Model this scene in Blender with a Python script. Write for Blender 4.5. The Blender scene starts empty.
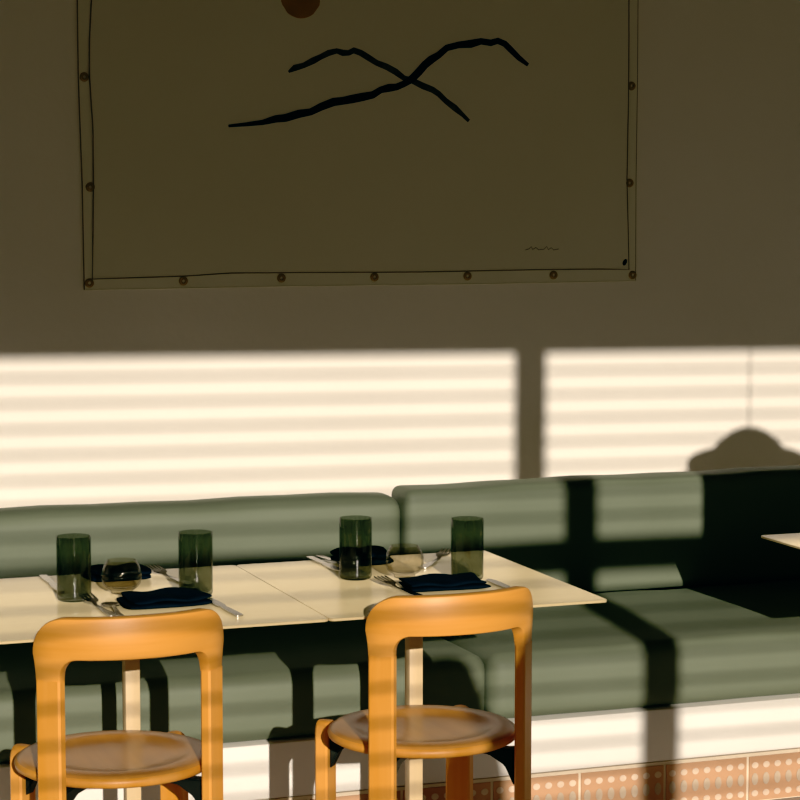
import bpy, bmesh, math, random
from mathutils import Vector, Matrix
random.seed(7)
PI = math.pi
SC = bpy.context.scene
COL = SC.collection

# ------------------------------------------------------------------ helpers
def link(name, bm, mat, parent=None, smooth=True, angle=35):
    me = bpy.data.meshes.new(name)
    bmesh.ops.recalc_face_normals(bm, faces=bm.faces[:])
    if smooth:
        for f in bm.faces: f.smooth = True
        lim = math.radians(angle)
        for e in bm.edges:
            if len(e.link_faces) == 2 and e.calc_face_angle(0) > lim: e.smooth = False
    bm.to_mesh(me); bm.free()
    for m in (mat if isinstance(mat, (list, tuple)) else [mat]): me.materials.append(m)
    o = bpy.data.objects.new(name, me); COL.objects.link(o)
    if parent: o.parent = parent
    return o

def tag(o, label, cat, group=None):
    o['label'] = label; o['category'] = cat
    if group: o['group'] = group
    return o

def thing(name, label, cat, loc=(0, 0, 0), rz=0, group=None):
    o = bpy.data.objects.new(name, None); COL.objects.link(o)
    o.empty_display_size = .1
    o.location = loc; o.rotation_euler = (0, 0, rz)
    return tag(o, label, cat, group)

def struct(name, bm, mat, parent=None, **k):
    o = link(name, bm, mat, parent, **k)
    if parent is None: o['kind'] = 'structure'
    return o

def dup(root, loc, rz, label, scale=None):
    """copy a thing, its parts and their sub-parts"""
    def cp(o, par):
        c = o.copy(); COL.objects.link(c)
        if par is not None: c.parent = par
        for ch in o.children: cp(ch, c)
        return c
    r = cp(root, None)
    r.location = loc; r.rotation_euler = (0, 0, rz); r['label'] = label
    if scale: r.scale = scale
    return r

def box(bm, x0, x1, y0, y1, z0, z1):
    v = [bm.verts.new((x, y, z)) for z in (z0, z1) for y in (y0, y1) for x in (x0, x1)]
    for q in ((0, 2, 3, 1), (4, 5, 7, 6), (0, 1, 5, 4), (1, 3, 7, 5), (3, 2, 6, 7), (2, 0, 4, 6)):
        bm.faces.new([v[i] for i in q])
    return v

def bevelled(x0, x1, y0, y1, z0, z1, w=.004, seg=2):
    bm = bmesh.new(); box(bm, x0, x1, y0, y1, z0, z1)
    bmesh.ops.bevel(bm, geom=bm.edges[:], offset=w, segments=seg, profile=.5, affect='EDGES')
    return bm

def bridge(bm, rings, close=True, caps=True):
    for a, b in zip(rings, rings[1:]):
        n = len(a)
        for i in range(n if close else n - 1):
            bm.faces.new((a[i], a[(i + 1) % n], b[(i + 1) % n], b[i]))
    if caps:
        bm.faces.new(rings[0]); bm.faces.new(rings[-1])

def lathe(bm, prof, n=48, c=(0, 0, 0)):
    rings = []
    for r, z in prof:
        if r < 1e-6: rings.append([bm.verts.new((c[0], c[1], c[2] + z))])
        else: rings.append([bm.verts.new((c[0] + r * math.cos(2 * PI * i / n), c[1] + r * math.sin(2 * PI * i / n), c[2] + z)) for i in range(n)])
    for a, b in zip(rings, rings[1:]):
        if len(a) == 1 and len(b) == 1: continue
        for i in range(n):
            j = (i + 1) % n
            if len(a) == 1: bm.faces.new((a[0], b[i], b[j]))
            elif len(b) == 1: bm.faces.new((a[i], a[j], b[0]))
            else: bm.faces.new((a[i], a[j], b[j], b[i]))
    return bm

def tube(bm, pts, r, n=8, caps=True):
    pts = [Vector(p) for p in pts]; rings = []
    for i, p in enumerate(pts):
        d = (pts[min(i + 1, len(pts) - 1)] - pts[max(i - 1, 0)]).normalized()
        a = d.cross(Vector((0, 0, 1)) if abs(d.z) < .9 else Vector((0, 1, 0))).normalized(); b = d.cross(a)
        rr = r[i] if isinstance(r, (list, tuple)) else r
        rings.append([bm.verts.new(p + a * rr * math.cos(2 * PI * k / n) + b * rr * math.sin(2 * PI * k / n)) for k in range(n)])
    bridge(bm, rings, True, caps)
    return bm

def prism(bm, outline, f, t0, t1):
    """outline of (u,v) points; f(u,v,t) -> 3D point"""
    a = [bm.verts.new(f(u, v, t0)) for u, v in outline]
    b = [bm.verts.new(f(u, v, t1)) for u, v in outline]
    bridge(bm, [a, b])
    return bm

def lin(c):
    return tuple((x / 12.92 if x <= .04045 else ((x + .055) / 1.055) ** 2.4) for x in c) + (1,)

# ------------------------------------------------------------------ materials
def mat(name, base, rough=.6, var=None, scale=(8, 8, 8), detail=4, bump=0, bump_scale=None, spec=.5, metal=0, sheen=0, coat=0, coat_rough=.2, coords='Object'):
    m = bpy.data.materials.new(name); m.use_nodes = True
    nt = m.node_tree; b = nt.nodes['Principled BSDF']
    b.inputs['Roughness'].default_value = rough; b.inputs['Metallic'].default_value = metal
    b.inputs['Specular IOR Level'].default_value = spec
    b.inputs['Sheen Weight'].default_value = sheen; b.inputs['Sheen Roughness'].default_value = .45; b.inputs['Sheen Tint'].default_value = (*base, 1)
    b.inputs['Coat Weight'].default_value = coat; b.inputs['Coat Roughness'].default_value = coat_rough
    tc = nt.nodes.new('ShaderNodeTexCoord'); mp = nt.nodes.new('ShaderNodeMapping')
    nt.links.new(tc.outputs[coords], mp.inputs['Vector']); mp.inputs['Scale'].default_value = scale
    no = nt.nodes.new('ShaderNodeTexNoise'); no.inputs['Scale'].default_value = 1; no.inputs['Detail'].default_value = detail
    nt.links.new(mp.outputs['Vector'], no.inputs['Vector'])
    rp = nt.nodes.new('ShaderNodeValToRGB'); nt.links.new(no.outputs['Fac'], rp.inputs['Fac'])
    v = var if var else tuple(x * .93 for x in base)
    rp.color_ramp.elements[0].position = .33; rp.color_ramp.elements[0].color = (*v, 1)
    rp.color_ramp.elements[1].position = .67; rp.color_ramp.elements[1].color = (*base, 1)
    nt.links.new(rp.outputs['Color'], b.inputs['Base Color'])
    if bump:
        n2 = no
        if bump_scale:
            mp2 = nt.nodes.new('ShaderNodeMapping'); nt.links.new(tc.outputs[coords], mp2.inputs['Vector']); mp2.inputs['Scale'].default_value = bump_scale
            n2 = nt.nodes.new('ShaderNodeTexNoise'); n2.inputs['Scale'].default_value = 1; n2.inputs['Detail'].default_value = 3
            nt.links.new(mp2.outputs['Vector'], n2.inputs['Vector'])
        bp = nt.nodes.new('ShaderNodeBump'); bp.inputs['Strength'].default_value = 1; bp.inputs['Distance'].default_value = bump
        nt.links.new(n2.outputs['Fac'], bp.inputs['Height']); nt.links.new(bp.outputs['Normal'], b.inputs['Normal'])
    return m

def glass(name, through, edge):
    """thin-walled tinted glass: tinted see-through with a Fresnel gloss"""
    m = bpy.data.materials.new(name); m.use_nodes = True
    nt = m.node_tree; nt.nodes.clear()
    out = nt.nodes.new('ShaderNodeOutputMaterial')
    tr = nt.nodes.new('ShaderNodeBsdfTransparent'); gl = nt.nodes.new('ShaderNodeBsdfGlossy'); gl.inputs['Roughness'].default_value = .04
    lw = nt.nodes.new('ShaderNodeLayerWeight'); lw.inputs['Blend'].default_value = .35
    rp = nt.nodes.new('ShaderNodeValToRGB'); nt.links.new(lw.outputs['Facing'], rp.inputs['Fac'])
    no = nt.nodes.new('ShaderNodeTexNoise'); no.inputs['Scale'].default_value = 9
    rp.color_ramp.elements[0].position = .48; rp.color_ramp.elements[0].color = (*through, 1)
    rp.color_ramp.elements[1].position = .97; rp.color_ramp.elements[1].color = (*edge, 1)
    nt.links.new(rp.outputs['Color'], tr.inputs['Color'])
    fr = nt.nodes.new('ShaderNodeMath'); fr.operation = 'MULTIPLY_ADD'; fr.inputs[1].default_value = .6; fr.inputs[2].default_value = .04
    pw = nt.nodes.new('ShaderNodeMath'); pw.operation = 'POWER'; pw.inputs[1].default_value = 5
    lf = nt.nodes.new('ShaderNodeLayerWeight'); lf.inputs['Blend'].default_value = .5
    nt.links.new(lf.outputs['Facing'], pw.inputs[0]); nt.links.new(pw.outputs[0], fr.inputs[0])
    bp = nt.nodes.new('ShaderNodeBump'); bp.inputs['Distance'].default_value = .0006
    tcn = nt.nodes.new('ShaderNodeTexCoord'); nt.links.new(tcn.outputs['Object'], no.inputs['Vector'])
    nt.links.new(no.outputs['Fac'], bp.inputs['Height']); nt.links.new(bp.outputs['Normal'], gl.inputs['Normal'])
    mx = nt.nodes.new('ShaderNodeMixShader')
    nt.links.new(fr.outputs[0], mx.inputs['Fac']); nt.links.new(tr.outputs[0], mx.inputs[1]); nt.links.new(gl.outputs[0], mx.inputs[2])
    nt.links.new(mx.outputs[0], out.inputs['Surface'])
    return m

M = {}
M['plaster'] = mat('cream_plaster', (.86, .80, .70), .85, (.83, .77, .67), (1.6, 1.6, 1.6), 5, .0008, (35, 35, 35), spec=.2)
M['plinth'] = mat('white_plinth_paint', (.86, .82, .74), .7, (.82, .78, .70), (3, 3, 3), 4, .0005, (40, 40, 40), spec=.3)
M['ceiling'] = mat('ceiling_paint', (.35, .28, .18), .9, None, (2, 2, 2))
M['floor'] = mat('brown_floor', (.50, .41, .33), .55, (.42, .34, .27), (1.2, 9, 1), 6, .0006, (30, 30, 30))
M['green'] = mat('green_upholstery', (.162, .184, .120), .6, (.150, .171, .110), (3, 3, 3), 4, .0009, (22, 22, 22), spec=.28, sheen=.28)
M['orange'] = mat('honey_beech', (.78, .36, .075), .46, (.70, .29, .035), (28, 28, 1.6), 5, .0002, spec=.5, coat=.06, coat_rough=.35)
M['orange_h'] = mat('honey_beech_along_back', (.78, .36, .075), .48, (.69, .29, .04), (2.0, 2.0, 34), 5, .0002, spec=.5, coat=.06, coat_rough=.4)
M['seat'] = mat('honey_beech_seat', (.62, .29, .07), .34, (.54, .24, .055), (34, 2.2, 20), 5, .0002, spec=.5, coat=.3, coat_rough=.22)
M['ash'] = mat('pale_ash', (.92, .75, .41), .30, (.88, .70, .37), (2.2, 40, 12), 5, .00005, spec=.9, coat=1, coat_rough=.25, sheen=.6)
M['ash_leg'] = mat('pale_ash_post', (.70, .53, .29), .45, (.64, .48, .26), (40, 40, 2), 5, .0001)
M['bracket'] = mat('dark_grey_metal', (.05, .055, .045), .4, None, (10, 10, 10), metal=.6)
M['black'] = mat('black_metal', (.012, .012, .012), .5, None, (10, 10, 10), metal=.3)
M['steel'] = mat('brushed_steel', (.62, .60, .56), .24, (.55, .53, .50), (30, 30, 30), metal=1)
M['navy'] = mat('navy_linen', (.012, .022, .034), .9, (.009, .017, .027), (60, 60, 60), 3, .0012, (160, 160, 160), spec=.1)
M['smoke'] = glass('smoked_green_glass', (.635, .655, .595), (.20, .22, .18))
M['clear'] = glass('warm_clear_glass', (.90, .88, .82), (.22, .19, .14))
M['terra'] = mat('terracotta_tile', (.58, .33, .175), .7, (.51, .285, .145), (7, 7, 7), 4, .0006, (60, 60, 60))
M['cream'] = mat('cream_tile_pattern', (.74, .58, .42), .7, (.66, .50, .36), (30, 30, 30))
M['greige'] = mat('greige_tile_pattern', (.56, .44, .31), .7, (.50, .38, .26), (30, 30, 30))
M['grout'] = mat('pale_grout', (.80, .68, .50), .85, (.74, .62, .45), (20, 20, 20))
M['sheet'] = mat('clear_cover_sheet', (.78, .73, .60), .35, (.76, .71, .58), (1.3, 1.3, 1.3), 3, spec=.5)
M['canvas'] = mat('unbleached_canvas', (.75, .695, .575), .5, (.72, .665, .545), (1.1, 1.1, 1.1), 4, .0004, (14, 14, 14), spec=.5)
M['hem'] = mat('brown_hem_cord', (.26, .19, .10), .8, None, (30, 30, 30))
M['rim'] = mat('pale_sheet_rim', (.86, .80, .66), .6, None, (30, 30, 30))
M['brass'] = mat('aged_brass', (.42, .31, .12), .45, (.34, .24, .09), (40, 40, 40), metal=.3)
M['ink'] = mat('blue_black_ink', (.010, .010, .016), .8, (.006, .006, .010), (30, 30, 30), spec=.2)
M['wash'] = mat('diluted_black_ink', (.15, .135, .11), .85, (.05, .045, .04), (25, 25, 25), spec=.2)
M['pencil'] = mat('grey_pencil', (.30, .26, .20), .9, None, (60, 60, 60))
M['ochre'] = mat('ochre_paint', (.47, .30, .08), .8, (.42, .26, .06), (14, 14, 14), spec=.2)
M['blind'] = mat('cream_blind_slat', (.55, .45, .30), .7, None, (10, 10, 10))
M['frame'] = mat('dark_window_frame', (.10, .075, .05), .6, None, (10, 10, 10))
M['shadow_caster'] = mat('dark_caster', (.06, .05, .04), .5, None, (10, 10, 10))  # dark finish of the two added, unseen shadow casters

# ------------------------------------------------------------------ constants of the place
YW = 6.38            # back wall
YB = 5.86            # front of the back cushions
YS = 5.16            # front of the seat cushions and the plinth
ZS = .443            # seat height
ZT = .74             # table height
XL, XR = -3.2, 6.4
XSEAM_B, XSEAM_S = 2.152, 2.120

# ------------------------------------------------------------------ the room
bm = bmesh.new(); box(bm, XL, XR, YW, YW + .15, 0, 3.5); struct('wall_back', bm, M['plaster'])
bm = bmesh.new(); box(bm, XL, XR, -1.3, YW + .15, -.1, 0); struct('floor', bm, M['floor'])
bm = bmesh.new(); box(bm, XL, XR, -1.3, YW + .15, 3.5, 3.6); struct('ceiling', bm, M['ceiling'])

# window wall behind the camera, turned a little from parallel
WY0, WX0, WK = -.8, 1.5, -.058
def wy(x): return WY0 + WK * (x - WX0)
yaw = math.atan(WK)
def wall_piece(bm, x0, x1, z0, z1, t0=-.12, t1=.0):
    v = []
    for z in (z0, z1):
        for x, t in ((x0, t0), (x1, t0), (x1, t1), (x0, t1)):
            v.append(bm.verts.new((x, wy(x) + t, z)))
    for q in ((3, 2, 1, 0), (4, 5, 6, 7), (0, 1, 5, 4), (1, 2, 6, 5), (2, 3, 7, 6), (3, 0, 4, 7)):
        bm.faces.new([v[i] for i in q])
ZSILL, ZHEAD = .75, 3.060
WX_L, WX_R, WX_M, MW = -.75, 4.05, 1.822, .048
bm = bmesh.new()
wall_piece(bm, XL, WX_L, 0, 3.5); wall_piece(bm, WX_R, XR, 0, 3.5)
wall_piece(bm, WX_L, WX_R, 0, ZSILL); wall_piece(bm, WX_L, WX_R, ZHEAD, 3.5)
struct('wall_front', bm, M['plaster'])
def window(n, x0, x1):
    bm = bmesh.new()
    for a, b, c, d in ((x0, x1, ZSILL, ZSILL + .03), (x0, x1, ZHEAD - .004, ZHEAD)):
        wall_piece(bm, a, b, c, d, -.09, -.03)
    o = struct('window_%d' % n, bm, M['frame'])
    bm = bmesh.new(); wall_piece(bm, x0, x1, 2.322, 2.408, -.10, -.03)
    for v in bm.verts: v.co.z += .020 * min(0, v.co.x - 1.64)
    struct('transom', bm, M['frame'], o)
window(1, WX_L, WX_M - MW); window(2, WX_M + MW, WX_R)
bm = bmesh.new(); wall_piece(bm, WX_M - MW, WX_M + MW, ZSILL, ZHEAD, -.10, -.02); struct('trim_1', bm, M['frame'])

def blind(x0, x1, label):
    root = thing('venetian_blind', label, 'blind', ((x0 + x1) / 2, wy((x0 + x1) / 2) + .07, ZHEAD), math.atan(WK), 'cream venetian blinds of the front windows')
    w = (x1 - x0) / 2 + .010
    link('headrail', bevelled(-w, w, -.025, .025, .003, .05), M['blind'], root)
    bm = bmesh.new(); k = 0; z = -.030
    tilt = math.radians(7)
    while z > ZSILL - ZHEAD + .06:
        # one gently cupped slat
        rows = []
        for t in (-1, -.5, 0, .5, 1):
            y = t * .024; zz = z + y * math.tan(-tilt) + .003 * (1 - t * t)
            rows.append((y, zz))
        top = [[bm.verts.new((s, y, zz + .0015)) for s in (-w, w)] for y, zz in rows]
        bot = [[bm.verts.new((s, y, zz - .0015)) for s in (-w, w)] for y, zz in rows]
        for a, b in zip(top, top[1:]): bm.faces.new((a[0], a[1], b[1], b[0]))
        for a, b in zip(bot, bot[1:]): bm.faces.new((a[0], b[0], b[1], a[1]))
        bm.faces.new((top[0][0], bot[0][0], bot[0][1], top[0][1])); bm.faces.new((top[-1][0], top[-1][1], bot[-1][1], bot[-1][0]))
        z -= .0735
    link('slats', bm, M['blind'], root)
    return root
blind(WX_L, WX_M - MW, 'cream venetian blind with open slats on the left front window')
blind(WX_M + MW, WX_R, 'cream venetian blind with open slats on the right front window')

# added unseen dome, its steps shaped to cast the hump shadow on the wall
domex, domey = 2.950, 2.0
root = thing('hump_caster', 'dark unseen stepped dome on a cord, added to cast the hump shadow on the wall', 'shadow_caster', (domex, domey, 1.58))
prof = [(.0, .02), (.32, .02), (.371, 0), (.371, .205), (.366, .222), (.235, .228), (.218, .235), (.218, .328), (.170, .332), (.135, .362), (.105, .392), (.075, .416), (.04, .431), (0, .435)]
link('caster_shell', lathe(bmesh.new(), prof, 40), M['shadow_caster'], root)
link('cord', tube(bmesh.new(), [(.0, 0, .43), (0, 0, 1.2), (0, 0, 1.92)], .0022, 8), M['black'], root)

# added unseen cone on a pole, shaped to shade the right chair and bench base
root = thing('cone_caster', 'dark unseen cone on a pole by the front window, added to shade the right chair', 'shadow_caster', (1.282, -.45, 0))
link('base', lathe(bmesh.new(), [(0, 0), (.16, 0), (.165, .01), (.15, .022), (.02, .03), (0, .03)], 32), M['shadow_caster'], root)
link('pole', tube(bmesh.new(), [(0, 0, .025), (0, 0, .8), (0, 0, 1.5)], .011, 10), M['black'], root)
link('caster_shell', lathe(bmesh.new(), [(0, 1.50), (.150, 1.47), (.172, 1.45), (.165, 1.62), (.140, 1.74), (.100, 1.85), (.070, 1.92), (.055, 1.945), (0, 1.95)], 32), M['shadow_caster'], root)

# ------------------------------------------------------------------ the bench: plinth, tiles, cushions
bm = bevelled(XL + .4, XR - .4, YS - .001, YW - .002, .134, .271, .006); struct('trim_2', bm, M['plinth'])
bm = bevelled(XL + .4, XR - .4, YB + .15, YW - .002, .271, .62, .006); struct('trim_3', bm, M['plinth'])
# patterned terracotta tiles along the floor
TW, TZ0, TZ1 = .2415, .004, .122
bm = bmesh.new(); box(bm, XL + .4, XR - .4, YS + .006, YS + .20, .001, .131)
base = struct('baseboard_back', bm, M['grout'])
tb, pb, qb = bmesh.new(), bmesh.new(), bmesh.new()
x0 = 2.611 - 24 * TW
def face_oval(bm, cx, cz, rx, rz, n=12, inner=0):
    f = lambda u, v, t: (cx + u, YS + t, cz + v)
    prism(bm, [(rx * math.cos(2 * PI * i / n), rz * math.sin(2 * PI * i / n)) for i in range(n)], f, .0055, .0015)
for i in range(38):
    xa, xb = x0 + i * TW + .004, x0 + (i + 1) * TW - .004
    if xa < XL + .42 or xb > XR - .42: continue
    box(tb, xa, xb, YS + .003, YS + .012, TZ0, TZ1)
    for k in range(7):
        cx = xa + (xb - xa) * (k + .5) / 7
        face_oval(pb, cx, .099, .0098, .0085); face_oval(pb, cx, .024, .0098, .0085)
        face_oval(qb, cx, .062, .0095, .0165)
    for zz in (.081, .043):
        pass
link('tile', tb, M['terra'], base, smooth=False)
link('tile_pattern', pb, M['cream'], base); link('tile_pattern', qb, M['greige'], base)

def cushion(name, x0, x1, y0, y1, z0, z1, r, crown_axis, crown, label, cat, group, n=(40, 10, 8)):
    """a stuffed slab: grid box whose edges are rounded and whose faces bulge a little"""
    bm = bmesh.new()
    hx, hy, hz = (x1 - x0) / 2, (y1 - y0) / 2, (z1 - z0) / 2
    c = Vector(((x0 + x1) / 2, (y0 + y1) / 2, z0))
    def ticks(h, k):
        e = [-h, -h + r * .15, -h + r * .35, -h + r * .65, -h + r]
        m = [-h + r + (2 * h - 2 * r) * i / k for i in range(1, k)]
        return e + m + [-x for x in reversed(e)]
    tx, ty, tz = ticks(hx, n[0]), ticks(hy, n[1]), ticks(hz, n[2])
    cache = {}
    def V(x, y, z):
        k = (round(x, 5), round(y, 5), round(z, 5))
        if k not in cache:
            q = Vector((max(-hx + r, min(hx - r, x)), max(-hy + r, min(hy - r, y)), max(-hz + r, min(hz - r, z))))
            d = Vector((x, y, z)) - q
            p = q + d.normalized() * r if d.length > 1e-9 else q
            bu = (1 - (x / hx) ** 8) if crown_axis != 'x' else 1
            wob = .0016 * math.sin(x * 9.1 + z * 7) + .0012 * math.sin(x * 23 + y * 11)
            p.y += (p.y / hy) * (crown * .6 * bu * (1 - (z / hz) ** 2)) + (wob if p.y < 0 else 0)
            p.z += (p.z / hz) * (crown * bu * (1 - (y / hy) ** 2)) + (wob if p.z > 0 else 0)
            cache[k] = bm.verts.new((p.x, p.y, p.z + hz))
        return cache[k]
    def grid(A, B, f):
        for a0, a1 in zip(A, A[1:]):
            for b0, b1 in zip(B, B[1:]):
                bm.faces.new((V(*f(a0, b0)), V(*f(a1, b0)), V(*f(a1, b1)), V(*f(a0, b1))))
    grid(tx, ty, lambda a, b: (a, b, hz)); grid(tx, ty, lambda a, b: (a, b, -hz))
    grid(tx, tz, lambda a, b: (a, -hy, b)); grid(tx, tz, lambda a, b: (a, hy, b))
    grid(ty, tz, lambda a, b: (-hx, a, b)); grid(ty, tz, lambda a, b: (hx, a, b))
    o = link(name, bm, M['green'], angle=80); o.location = c
    return tag(o, label, cat, group)
cushion('seat_cushion', XL + .5, XSEAM_S - .0015, YS, YB + .03, .2735, ZS + .002, .040, 'y', .004,
        'long green bench seat cushion running behind the two laid tables', 'cushion', 'green bench seat cushions', (70, 6, 4))
cushion('seat_cushion', XSEAM_S + .0015, XR - .5, YS - .002, YB + .03, .2735, ZS + .002, .040, 'y', .004,
        'sunlit green bench seat cushion right of the laid tables, crossed by a post shadow', 'cushion', 'green bench seat cushions', (70, 6, 4))
cushion('back_cushion', XL + .5, XSEAM_B - .003, YB + .004, YB + .145, ZS + .004, .757, .046, 'y', .006,
        'left green back cushion against the wall, its rounded end at the seam', 'cushion', 'green bench back cushions', (70, 4, 8))
cushion('back_cushion', XSEAM_B + .003, XR - .5, YB - .004, YB + .145, ZS + .004, .768, .026, 'y', .006,
        'right green back cushion behind the empty seat, taller at the seam', 'cushion', 'green bench back cushions', (70, 4, 8))

# ------------------------------------------------------------------ the wall hanging
IL = [(1.3985, 2.45), (1.3985, 2.218), (1.3974, 2.1344), (1.3903, 2.0226), (1.3889, 1.9191), (1.397, 1.7703), (1.3964, 1.6093), (1.3931, 1.4733), (1.3901, 1.3481), (1.53, 1.3504), (1.663, 1.3529), (1.798, 1.3598), (2.0115, 1.3585), (2.3889, 1.355), (2.6158, 1.3566), (2.8144, 1.3571), (2.983, 1.3565), (3.0786, 1.3538), (3.0736, 1.507), (3.0689, 1.6304), (3.0714, 1.8759), (3.0712, 2.0589), (3.0699, 2.1804), (3.069, 2.2712), (3.069, 2.45)]
OL = [(1.3586, 2.49), (1.3586, 2.2167), (1.3575, 2.1333), (1.3574, 1.9186), (1.3647, 1.6094), (1.3665, 1.3171), (2.0114, 1.3187), (2.5832, 1.3161), (3.103, 1.3177), (3.1014, 1.6304), (3.1031, 1.9375), (3.1022, 2.1813), (3.1029, 2.2723), (3.1029, 2.49)]
art = thing('wall_hanging', 'large unframed canvas with two crossing ink lines, pinned to the cream wall', 'artwork', (2.23, YW, 1.317))
AO = Vector((2.23, YW, 1.317))
def wp(x, z, d): return (x - AO.x, -d, z - AO.z)
link('backing_sheet', prism(bmesh.new(), OL, lambda u, v, t: wp(u, v, t), .0005, .004), M['sheet'], art, smooth=False)
cv = link('canvas', prism(bmesh.new(), IL, lambda u, v, t: wp(u, v, t), .004, .0065), M['canvas'], art, smooth=False)
link('hem_cord', tube(bmesh.new(), [wp(x, z, .007) for x, z in IL], .0016, 6), M['hem'], art)
link('sheet_rim', tube(bmesh.new(), [wp(x, z, .004) for x, z in OL[5:9]], .0022, 6), M['rim'], art)
link('sheet_rim', tube(bmesh.new(), [wp(x, z, .004) for x, z in OL[:6]], .0016, 6), M['hem'], art)
link('sheet_rim', tube(bmesh.new(), [wp(x, z, .004) for x, z in OL[8:]], .0010, 6), M['hem'], art)
GR = [(1.3746, 1.9188), (1.3877, 1.6093), (1.3813, 1.3368), (1.6569, 1.3386), (1.953, 1.3431), (2.2425, 1.342), (2.5407, 1.3409), (2.8246, 1.3401), (3.0925, 1.3365), (3.0792, 1.6212), (3.0829, 1.9188),
      (1.3746, 2.23), (3.0829, 2.23), (1.380, 2.47), (1.66, 2.47), (1.95, 2.47), (2.24, 2.47), (2.54, 2.47), (2.82, 2.47), (3.085, 2.47)]
gproto = None
for gx, gz in GR:
    if gproto is None:
        gb = lathe(bmesh.new(), [(.0045, 0), (.0045, .0035), (.008, .0045), (.0125, .003), (.0135, 0)], 20)
        gproto = g = link('grommet', gb, M['brass'], art)
    else:
        g = gproto.copy(); COL.objects.link(g); g.parent = art
    g.rotation_euler = (PI / 2, 0, 0); g.location = wp(gx, gz, .004)
S1 = [(1.7951, 1.785), (1.8462, 1.7898), (1.8976, 1.796), (1.9372, 1.8065), (1.9676, 1.8097), (2.0074, 1.8218), (2.0443, 1.828), (2.0751, 1.8429), (2.1153, 1.8579), (2.1433, 1.8612), (2.1744, 1.8674), (2.2056, 1.8737), (2.2369, 1.88), (2.262, 1.895), (2.2871, 1.9012), (2.3123, 1.9045), (2.3345, 1.9137), (2.3598, 1.9288), (2.382, 1.9498), (2.4011, 1.9708), (2.4201, 1.9859), (2.4456, 2.0011), (2.4712, 2.0223), (2.5097, 2.032), (2.5483, 2.0358), (2.5806, 2.0439), (2.613, 2.0401), (2.6357, 2.0465), (2.6586, 2.0381), (2.6783, 2.0206), (2.7046, 1.9971), (2.7343, 1.9767)]
S2 = [(1.9774, 1.943), (1.9958, 1.9549), (2.0234, 1.9626), (2.051, 1.9761), (2.0756, 1.9882), (2.1003, 2.0002), (2.1251, 2.0065), (2.1436, 2.0011), (2.1622, 2.0015), (2.1778, 2.009), (2.1995, 2.0022), (2.2245, 1.9881), (2.2495, 1.9739), (2.2809, 1.9628), (2.3092, 1.9486), (2.3345, 1.9313), (2.363, 1.9229), (2.3948, 1.9087), (2.4266, 1.8973), (2.4458, 1.8857), (2.4683, 1.8652), (2.4973, 1.8448), (2.5231, 1.8242), (2.5425, 1.8065)]
def stroke(pts, w0, w1, d, m, taper):
    rnd = random.Random(len(pts)); n = len(pts); up, lo = [], []
    for i, (x, z) in enumerate(pts):
        a, b = pts[max(i - 1, 0)], pts[min(i + 1, n - 1)]
        dx, dz = b[0] - a[0], b[1] - a[1]; L = math.hypot(dx, dz); nx, nz = -dz / L, dx / L
        k = min(1, .35 + i / taper) * min(1, .55 + (n - 1 - i) / 4)
        h = (w0 + (w1 - w0) * i / n) * .5 * k * (1 + rnd.uniform(-.13, .13))
        up.append((x + nx * h, z + nz * h)); lo.append((x - nx * h, z - nz * h))
    bm = bmesh.new()
    tu = [bm.verts.new(wp(x, z, d)) for x, z in up]; tl = [bm.verts.new(wp(x, z, d)) for x, z in lo]
    bu = [bm.verts.new(wp(x, z, .0064)) for x, z in up]; bl = [bm.verts.new(wp(x, z, .0064)) for x, z in lo]
    for i in range(n - 1):
        bm.faces.new((tu[i], tu[i + 1], tl[i + 1], tl[i])); bm.faces.new((tu[i + 1], tu[i], bu[i], bu[i + 1])); bm.faces.new((tl[i], tl[i + 1], bl[i + 1], bl[i]))
    for e in (0, n - 1): bm.faces.new((tu[e], tl[e], bl[e], bu[e]))
    return bm
o = link('brush_stroke', stroke(S1, .022, .020, .0078, M['ink'], 6), M['ink'], art); o['label'] = 'long blue-black brush line rising to the right'
o = link('brush_stroke', stroke(S2, .0165, .017, .0072, M['wash'], 1), M['wash'], art); o['label'] = 'thinner grey-black brush line falling to the right'
bm = bmesh.new(); prism(bm, [(.0590 * (1 + .03 * math.sin(i * 1.7)) * math.cos(2 * PI * i / 36), .0590 * math.sin(2 * PI * i / 36)) for i in range(36)], lambda u, v, t: wp(2.015 + u, 2.157 + v, t), .0064, .0074)
o = link('painted_disc', bm, M['ochre'], art); o['label'] = 'ochre painted disc'
bm = bmesh.new()
sg = [(2.729, 1.418), (2.741, 1.421), (2.748, 1.428), (2.753, 1.419), (2.764, 1.425), (2.773, 1.418), (2.790, 1.419), (2.800, 1.428), (2.805, 1.418), (2.815, 1.424), (2.823, 1.417), (2.840, 1.420)]
tube(bm, [wp(x, z, .0068) for x, z in sg], .0013, 5); link('signature', bm, M['pencil'], art)
bm = bmesh.new(); prism(bm, [(.0065 * math.cos(2 * PI * i / 14) + .003 * math.sin(2 * PI * i / 14), .010 * math.sin(2 * PI * i / 14)) for i in range(14)], lambda u, v, t: wp(3.0640 + u, 1.3765 + v, t), .0064, .0076)
link('corner_pin', bm, M['ink'], art)

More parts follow.
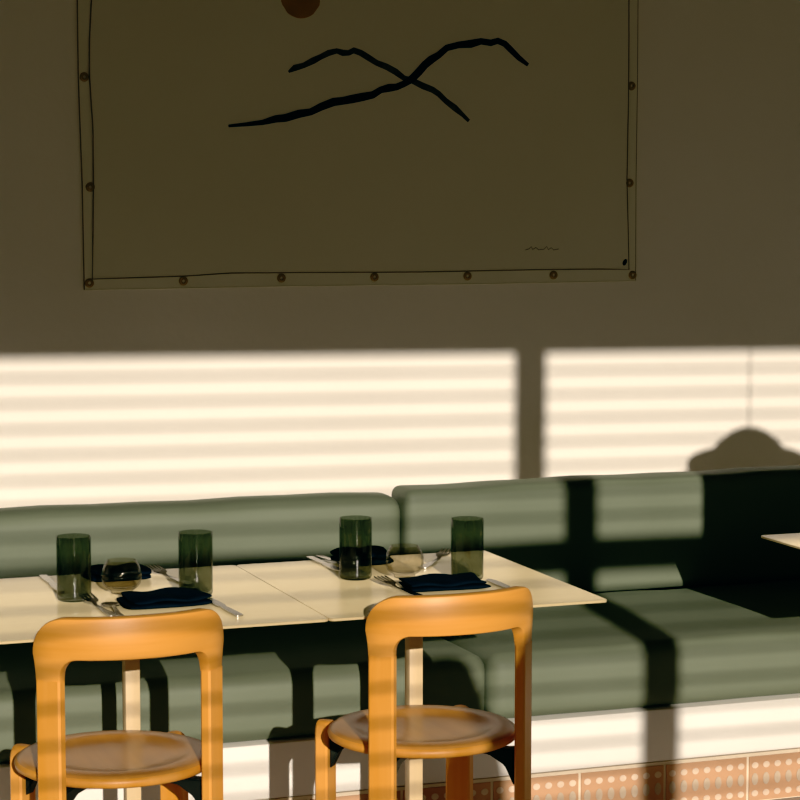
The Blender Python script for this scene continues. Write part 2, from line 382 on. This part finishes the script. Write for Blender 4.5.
# ------------------------------------------------------------------ tables
def rrect(hx, hy, r, n=5):
    out = []
    for cx, cy, a0 in ((hx - r, hy - r, 0), (-hx + r, hy - r, PI / 2), (-hx + r, -hy + r, PI), (hx - r, -hy + r, 3 * PI / 2)):
        for i in range(n + 1):
            a = a0 + PI / 2 * i / n; out.append((cx + r * math.cos(a), cy + r * math.sin(a)))
    return out
def make_table(label):
    t = thing('dining_table', label, 'table', (0, 0, 0), 0, 'pale wooden tables along the bench')
    bm = bmesh.new(); rings = []
    for inset, z in ((.0010, ZT), (0, ZT - .0010), (.0004, ZT - .0055), (.060, ZT - .0160), (.075, ZT - .0165)):
        rings.append([bm.verts.new((x, y, z)) for x, y in rrect(.3105 - inset, .3500 - inset, .012)])
    bridge(bm, rings); link('tabletop', bm, M['ash'], t, angle=25)
    bm = bevelled(-.13, .13, -.17, .17, ZT - .030, ZT - .0165, .003); link('mounting_plate', bm, M['black'], t)
    link('post', bevelled(-.0160, .0160, -.0160, .0160, .030, ZT - .029, .002), M['ash_leg'], t)
    bm = bmesh.new()
    prism(bm, rrect(.030, .30, .015), lambda u, v, q: (u, v, q), .002, .0305)
    link('base', bm, M['black'], t, smooth=False)
    return t
TY = 4.655
tabB = make_table('pale wooden table under the glasses nearest the picture centre')
tabB.location = (1.729, TY, 0)
tabB.children[0].location.x = .0045
tabA = dup(tabB, (1.0875, TY, 0), 0, 'pale wooden table at left, under the leftmost glasses')
for ch in tabA.children:
    if ch.name.startswith('tabletop'): ch.scale = (1.128, 1, 1); ch.location.x = -.0205
tabC = dup(tabB, (3.212, 4.815, 0), 0, 'bare pale wooden table at the right edge, only its corner showing', (1, 1.13, .70 / .74))

# ------------------------------------------------------------------ chairs
RC = .222
def cyl(s, z, dr=0):
    """unrolled back (s along the arc, z up) -> 3D, seat axis at the origin, the back towards -y"""
    a = s / RC
    return Vector(((RC + dr) * math.sin(a), -(RC + dr) * math.cos(a), z))
def leg_mesh(smid, z0, z1, w=.056, t=.0225, round_top=False):
    bm = bmesh.new(); rings = []
    zs = [z0, z0 + .004] + [z0 + .05 + (z1 - z0 - .1) * i / 6 for i in range(7)]
    hw = [w / 2 - .003, w / 2] + [w / 2] * 7
    if round_top:
        for i in range(1, 7):
            a = PI / 2 * i / 6; zs.append(z1 - .030 + .030 * math.sin(a)); hw.append(w / 2 * max(.25, math.cos(a) ** .6))
    else:
        zs.append(z1); hw.append(w / 2)
    c = cyl(smid, 0); rad = Vector((c.x, c.y, 0)).normalized(); tan = Vector((-rad.y, rad.x, 0))
    b = .004
    for z, h in zip(zs, hw):
        ring = []
        for u, v in ((-h, -t / 2 + b), (-h + b, -t / 2), (h - b, -t / 2), (h, -t / 2 + b), (h, t / 2 - b), (h - b, t / 2), (-h + b, t / 2), (-h, t / 2 - b)):
            p = c + tan * u + rad * v; ring.append(bm.verts.new((p.x, p.y, z)))
        rings.append(ring)
    bridge(bm, rings); return bm
def backrest_mesh(hw=.028, sm=.179, z0=.665, zb=.710, zt=.791):
    so, si = sm + hw, sm - hw
    ro, ri = .072, .034
    N = 10; O, I = [], []
    # left upright end, corner, top, mirrored
    for i in range(5):
        k = i / 4; zz = z0 + (zb - ri - z0) * k; fl = .0055 * (k ** 2)
        O.append((-so - fl, z0 + (zt - ro - z0) * k)); I.append((-si, zz))
    for i in range(1, N + 1):
        a = PI / 2 * i / N
        O.append((-so - .0055 + ro - ro * math.cos(a), zt - ro + ro * math.sin(a)))
        I.append((-si + ri - ri * math.cos(a), zb - ri + ri * math.sin(a)))
    n = len(O); mids = 9
    ox, ix = O[-1][0], I[-1][0]
    for i in range(1, mids + 1):
        k = i / (mids + 1)
        O.append((ox + (-2 * ox) * k, zt + .003 * math.sin(PI * k))); I.append((ix + (-2 * ix) * k, zb + .001 * math.sin(PI * k)))
    for i in range(n - 1, -1, -1):
        O.append((-O[i][0], O[i][1])); I.append((-I[i][0], I[i][1]))
    bm = bmesh.new(); rings = []
    T = len(O)
    for i in range(T):
        o, q = Vector(O[i]), Vector(I[i]); L = (o - q).length; d = (o - q) / L
        e = min(i, T - 1 - i); t = .0230 + .006 * min(1, e / 8)
        ring = []
        b = .0055
        prof = [(0, -t / 2 + b), (b * .3, -t / 2 + b * .3), (b, -t / 2), (L / 2, -t / 2), (L - b, -t / 2), (L - b * .3, -t / 2 + b * .3), (L, -t / 2 + b),
                (L, t / 2 - b), (L - b * .3, t / 2 - b * .3), (L - b, t / 2), (L / 2, t / 2 + .0015 * min(1, e / 8)), (b, t / 2), (b * .3, t / 2 - b * .3), (0, t / 2 - b)]
        for u, v in prof:
            p = q + d * u; ring.append(bm.verts.new(cyl(p.x, p.y, v)))
        rings.append(ring)
    bridge(bm, rings); return bm
def make_chair(label):
    t = thing('dining_chair', label, 'chair', (0, 0, 0), 0, 'honey wooden chairs with round seats')
    zs = .474
    prof = [(0, -.0085), (.05, -.0085), (.10, -.0075), (.128, -.0050), (.142, -.0010), (.150, .0008), (.160, .0012), (.185, .0008), (.193, -.001), (.199, -.006), (.201, -.012), (.199, -.018), (.192, -.0225), (.17, -.024), (0, -.024)]
    o = link('seat', lathe(bmesh.new(), prof, 72, (0, 0, zs)), M['seat'], t, angle=60)
    link('seat_edge', lathe(bmesh.new(), [(.1950, -.0030), (.2000, -.0058), (.2022, -.012), (.2000, -.0190), (.1930, -.0232), (.1800, -.0246)], 72, (0, 0, zs)), M['orange'], t, angle=60)
    link('backrest', backrest_mesh(), M['orange_h'], t, angle=40)
    sm = .179; fs = PI * RC - .179
    for s in (-1, 1):
        link('leg', leg_mesh(s * sm, 0, .667), M['orange'], t)
        link('leg', leg_mesh(s * fs, 0, .467, .057, .029, round_top=True), M['orange'], t)
    for s in (-sm, sm, -fs, fs):
        c = cyl(s, 0); d = Vector((c.x, c.y, 0)).normalized(); n = Vector((-d.y, d.x, 0))
        bm = bmesh.new(); rings = []
        for r, zc, h, w in ((.10, .438, .008, .012), (.15, .436, .010, .013), (.185, .424, .018, .014), (.2065, .404, .040, .016)):
            ring = []
            for u, v in ((-w, -h), (w, -h), (w, h), (-w, h)):
                p = d * r + n * u; ring.append(bm.verts.new((p.x, p.y, zc + v)))
            rings.append(ring)
        bridge(bm, rings)
        bmesh.ops.bevel(bm, geom=bm.edges[:], offset=.003, segments=2, affect='EDGES')
        link('bracket', bm, M['bracket'], t)
    return t
ch1 = make_chair('honey wooden chair at left, drawn up to the leftmost table')
ch1.location = (.998, 4.418, 0); ch1.rotation_euler = (0, 0, math.radians(0))
ch2 = dup(ch1, (1.663, 4.423, 0), math.radians(4), 'honey wooden chair nearest the centre, in front of the second table')

# ------------------------------------------------------------------ glasses
def make_tumbler(label):
    bm = bmesh.new()
    lathe(bm, [(0, .0), (.030, 0), (.0345, .0025), (.0362, .007), (.0362, .02), (.0364, .06), (.0366, .10), (.0366, .1355), (.0360, .137), (.0352, .137), (.0345, .1355), (.0345, .06), (.0342, .014), (.031, .0095), (0, .009)], 48)
    return tag(link('tall_tumbler', bm, M['smoke'], angle=50), label, 'glass', 'tall smoked green tumblers')
def copy_one(o, label, loc, rz=0):
    c = o.copy(); COL.objects.link(c); c.location = loc; c.rotation_euler = (0, 0, rz); c['label'] = label; return c
ZG = ZT + .0004
t1 = make_tumbler('leftmost tall smoked green tumbler, beside the far knife'); t1.location = (.975, 4.690, ZG)
copy_one(t1, 'tall smoked green tumbler standing left of the table joint, above a navy napkin', (1.231, 4.655, ZG))
copy_one(t1, 'tall smoked green tumbler right of the table joint, in front of a far napkin', (1.620, 4.735, ZG))
copy_one(t1, 'rightmost tall smoked green tumbler, behind the right chair', (1.850, 4.640, ZG))
def make_bowl(label):
    bm = bmesh.new()
    lathe(bm, [(0, .0), (.020, 0), (.0235, .0020), (.0240, .006), (.0255, .009), (.034, .0135), (.0405, .021), (.0432, .032), (.0432, .044), (.0405, .056), (.0355, .0655), (.0322, .0705), (.0310, .0722), (.0295, .0718), (.0300, .069), (.0335, .0640), (.0383, .0550), (.0408, .044), (.0408, .032), (.038, .0225), (.032, .0160), (.022, .0125), (0, .0115)], 48)
    return tag(link('round_glass', bm, M['clear'], angle=60), label, 'glass', 'round clear glasses')
b1 = make_bowl('round footed clear glass between the two left tumblers'); b1.location = (1.088, 4.735, ZG)
copy_one(b1, 'round footed clear glass between the two right tumblers', (1.727, 4.710, ZG))

# ------------------------------------------------------------------ napkins
def napkin(hx, hy, h, seed, label, loc, rz, layers=2):
    rnd = random.Random(seed); bm = bmesh.new(); N, K = 22, 18
    p1, p2, p3 = (rnd.uniform(0, 6) for _ in range(3))
    zb = 0
    for l in range(layers):
        hh = h / layers; off = .006 * l * (1 if seed % 2 else -1); sh = 1 - .05 * l
        ring = []
        rings = []
        for i in range(N + 1):
            u = -1 + 2 * i / N; ring = []
            e = (1 - abs(u) ** 7)
            for k in range(K):
                a = 2 * PI * k / K
                cy, cz = math.cos(a), math.sin(a)
                sy = math.copysign(abs(cy) ** .45, cy); sz = math.copysign(abs(cz) ** .7, cz)
                y = sy * hy * sh * (1 + .03 * math.sin(3 * u + p1)) * (.90 + .10 * e)
                z = hh / 2 + sz * hh / 2 * (.62 + .38 * e)
                x = u * hx * sh + .005 * math.sin(sy * 2.6 + p2) + off
                if cz > -.2 or l: z += .0026 * math.sin(u * 5 + sy * 2 + p3) * (1 if l else .5)
                ring.append(bm.verts.new((x, y + off * .6, max(zb + z, .0002))))
            rings.append(ring)
        bridge(bm, rings); zb += hh * .86
    o = link('napkin', bm, M['navy'], angle=70); o.location = loc; o.rotation_euler = (0, 0, rz)
    return tag(o, label, 'napkin', 'folded navy napkins')
napkin(.088, .066, .023, 1, 'folded navy napkin behind the left chair back, beside a fork', (1.140, 4.585, ZG), math.radians(3))
napkin(.090, .062, .023, 2, 'folded navy napkin behind the right chair back, below the round glass', (1.766, 4.568, ZG), math.radians(-2))
napkin(.066, .058, .025, 3, 'folded navy napkin on the far side of the left table behind the round glass', (1.118, 4.925, ZG), 0)
napkin(.062, .060, .034, 4, 'folded navy napkin on the far side of the second table behind a tumbler', (1.705, 4.930, ZG), 0)

# ------------------------------------------------------------------ cutlery (length along +y, tip at +y)
def arc_z(y, L, amp): return amp * (max(0, (y / L)) ** 2)
def flat(bm, outline, th, bend):
    a = [bm.verts.new((u, v, bend(v))) for u, v in outline]; b = [bm.verts.new((u, v, bend(v) + th)) for u, v in outline]
    bridge(bm, [a, b])
def strip(bm, secs, th, bend, cup=0):
    """lofted blade from (y, half width) sections, optionally dished"""
    rt, rb = [], []
    for y, w in secs:
        rt.append([bm.verts.new((w * k, y, bend(y) + th + cup * (k * k - 1) * (w / .02) ** 2)) for k in (-1, -.5, 0, .5, 1)])
        rb.append([bm.verts.new((w * k, y, bend(y) + cup * (k * k - 1) * (w / .02) ** 2)) for k in (-1, -.5, 0, .5, 1)])
    n = len(secs)
    for i in range(n - 1):
        for j in range(4):
            bm.faces.new((rt[i][j], rt[i][j + 1], rt[i + 1][j + 1], rt[i + 1][j])); bm.faces.new((rb[i][j], rb[i + 1][j], rb[i + 1][j + 1], rb[i][j + 1]))
        bm.faces.new((rt[i][0], rt[i + 1][0], rb[i + 1][0], rb[i][0])); bm.faces.new((rt[i][4], rb[i][4], rb[i + 1][4], rt[i + 1][4]))
    for r in (0, n - 1):
        for j in range(4): bm.faces.new((rt[r][j], rb[r][j], rb[r][j + 1], rt[r][j + 1]))
def fork_mesh():
    bm = bmesh.new(); be = lambda y: .0012 + (.006 * math.sin(max(0, min(1, (y - .02) / .085)) * PI) + .012 * max(0, (y - .05) / .055) ** 2 if y > .02 else 0)
    strip(bm, [(-.105, .004), (-.102, .008), (-.07, .0085), (-.03, .005), (.02, .0034), (.035, .004), (.045, .0105), (.055, .0125), (.064, .0125)], .0022, be)
    for k in range(4):
        x = -.0108 + .0072 * k
        pts = [(.0632, .0022), (.08, .0020), (.098, .0016), (.104, .0007)]
        rt = [[bm.verts.new((x + s * w, y, be(y) + d)) for s, d in ((-1, 0), (1, 0), (1, .0021), (-1, .0021))] for y, w in pts]
        bridge(bm, rt)
    for v in bm.verts: v.co.x *= 1.2
    return bm
def spoon_mesh():
    bm = bmesh.new(); be = lambda y: .0042 + (.0075 * math.sin(max(0, min(1, (y - .0) / .06)) * PI) if y > 0 else 0) * .5
    strip(bm, [(-.10, .004), (-.097, .008), (-.065, .008), (-.02, .005), (.03, .0034), (.045, .005), (.052, .011), (.062, .0165), (.075, .019), (.088, .0175), (.097, .012), (.101, .005)], .0020, be, .004)
    return bm
def knife_mesh():
    bm = bmesh.new(); be = lambda y: .0008
    strip(bm, [(-.108, .005), (-.105, .0085), (-.07, .009), (-.02, .0075), (.0, .006), (.008, .0095), (.05, .0105), (.09, .009), (.105, .005), (.11, .001)], .0032, be)
    return bm
def cutlery(name, meshf, label, group, spots):
    o = None
    for lab, loc, rz in spots:
        if o is None: o = p = tag(link(name, meshf(), M['steel'], angle=50), lab, name.replace('_', ' '), group)
        else: p = o.copy(); COL.objects.link(p); p['label'] = lab
        p.location = loc; p.rotation_euler = (0, 0, rz)
R = math.radians
cutlery('fork', fork_mesh, '', 'steel forks', [
    ('steel fork left of the near napkin on the left table', (1.003, 4.578, ZG), R(4)),
    ('steel fork left of the near napkin on the second table', (1.664, 4.566, ZG), R(6)),
    ('steel fork right of the far napkin on the left table', (1.232, 4.880, ZG), R(10)),
    ('steel fork right of the far napkin on the second table', (1.868, 4.885, ZG), R(-38))])
cutlery('knife', knife_mesh, '', 'steel knives', [
    ('steel knife right of the near napkin on the left table, handle towards the chair', (1.246, 4.495, ZG), R(3)),
    ('steel knife right of the near napkin on the second table', (1.888, 4.500, ZG), R(0)),
    ('steel knife beside the leftmost tumbler, handle towards the bench', (.968, 4.890, ZG), R(180)),
    ('steel knife lying beside the tumbler right of the table joint, handle towards the bench', (1.612, 4.930, ZG), R(182))])
cutlery('spoon', spoon_mesh, '', 'steel spoons', [
    ('steel spoon tucked against the near napkin on the left table', (1.024, 4.510, ZG), R(-4)),
    ('steel spoon between knife and far napkin on the second table', (1.640, 4.935, ZG), R(186))])

# ------------------------------------------------------------------ light
sd = Vector((.128, 1, -.268)).normalized()
L = bpy.data.lights.new('low_sun', 'SUN'); L.energy = 4.05; L.angle = math.radians(.37); L.color = (1, .905, .80)
lo = bpy.data.objects.new('low_sun', L); COL.objects.link(lo)
lo.rotation_euler = sd.to_track_quat('-Z', 'Y').to_euler(); lo.location = (0, -4, 4)
W = bpy.data.worlds.new('world'); SC.world = W; W.use_nodes = True
bg = W.node_tree.nodes['Background']; bg.inputs['Color'].default_value = (1, .91, .66, 1); bg.inputs['Strength'].default_value = .132

# ------------------------------------------------------------------ camera
F_ = Vector((.34086215, .93536204, -.09439726)); R_ = Vector((.93955754, -.34239106, 0)); U_ = R_.cross(F_)
cam = bpy.data.cameras.new('camera'); cam.sensor_width = 36; cam.sensor_fit = 'HORIZONTAL'; cam.lens = 36 * 2267.438 / 800
cam.clip_start = .05
co = bpy.data.objects.new('camera', cam); COL.objects.link(co)
mw = Matrix.Identity(4)
for i in range(3): mw[i][0], mw[i][1], mw[i][2] = R_[i], U_[i], -F_[i]
mw.translation = Vector((0, 0, 1.615)); co.matrix_world = mw
SC.camera = co
SC.view_settings.view_transform = 'Standard'; SC.view_settings.look = 'None'
SC.view_settings.exposure = 0; SC.view_settings.gamma = 1
SC.view_settings.use_curve_mapping = True      # a print-like toe: deep shadows, unchanged midtones
cu = SC.view_settings.curve_mapping; cc = cu.curves[3]
for x, y in ((.03, .0065), (.06, .040), (.15, .145), (.30, .30)): cc.points.new(x, y)
for i, y in enumerate((.003, .0105, .0125)): cu.curves[i].points[0].location = (0, y)
cu.update()
SC.cycles.max_bounces = 10; SC.cycles.transparent_max_bounces = 16; SC.cycles.use_denoising = True
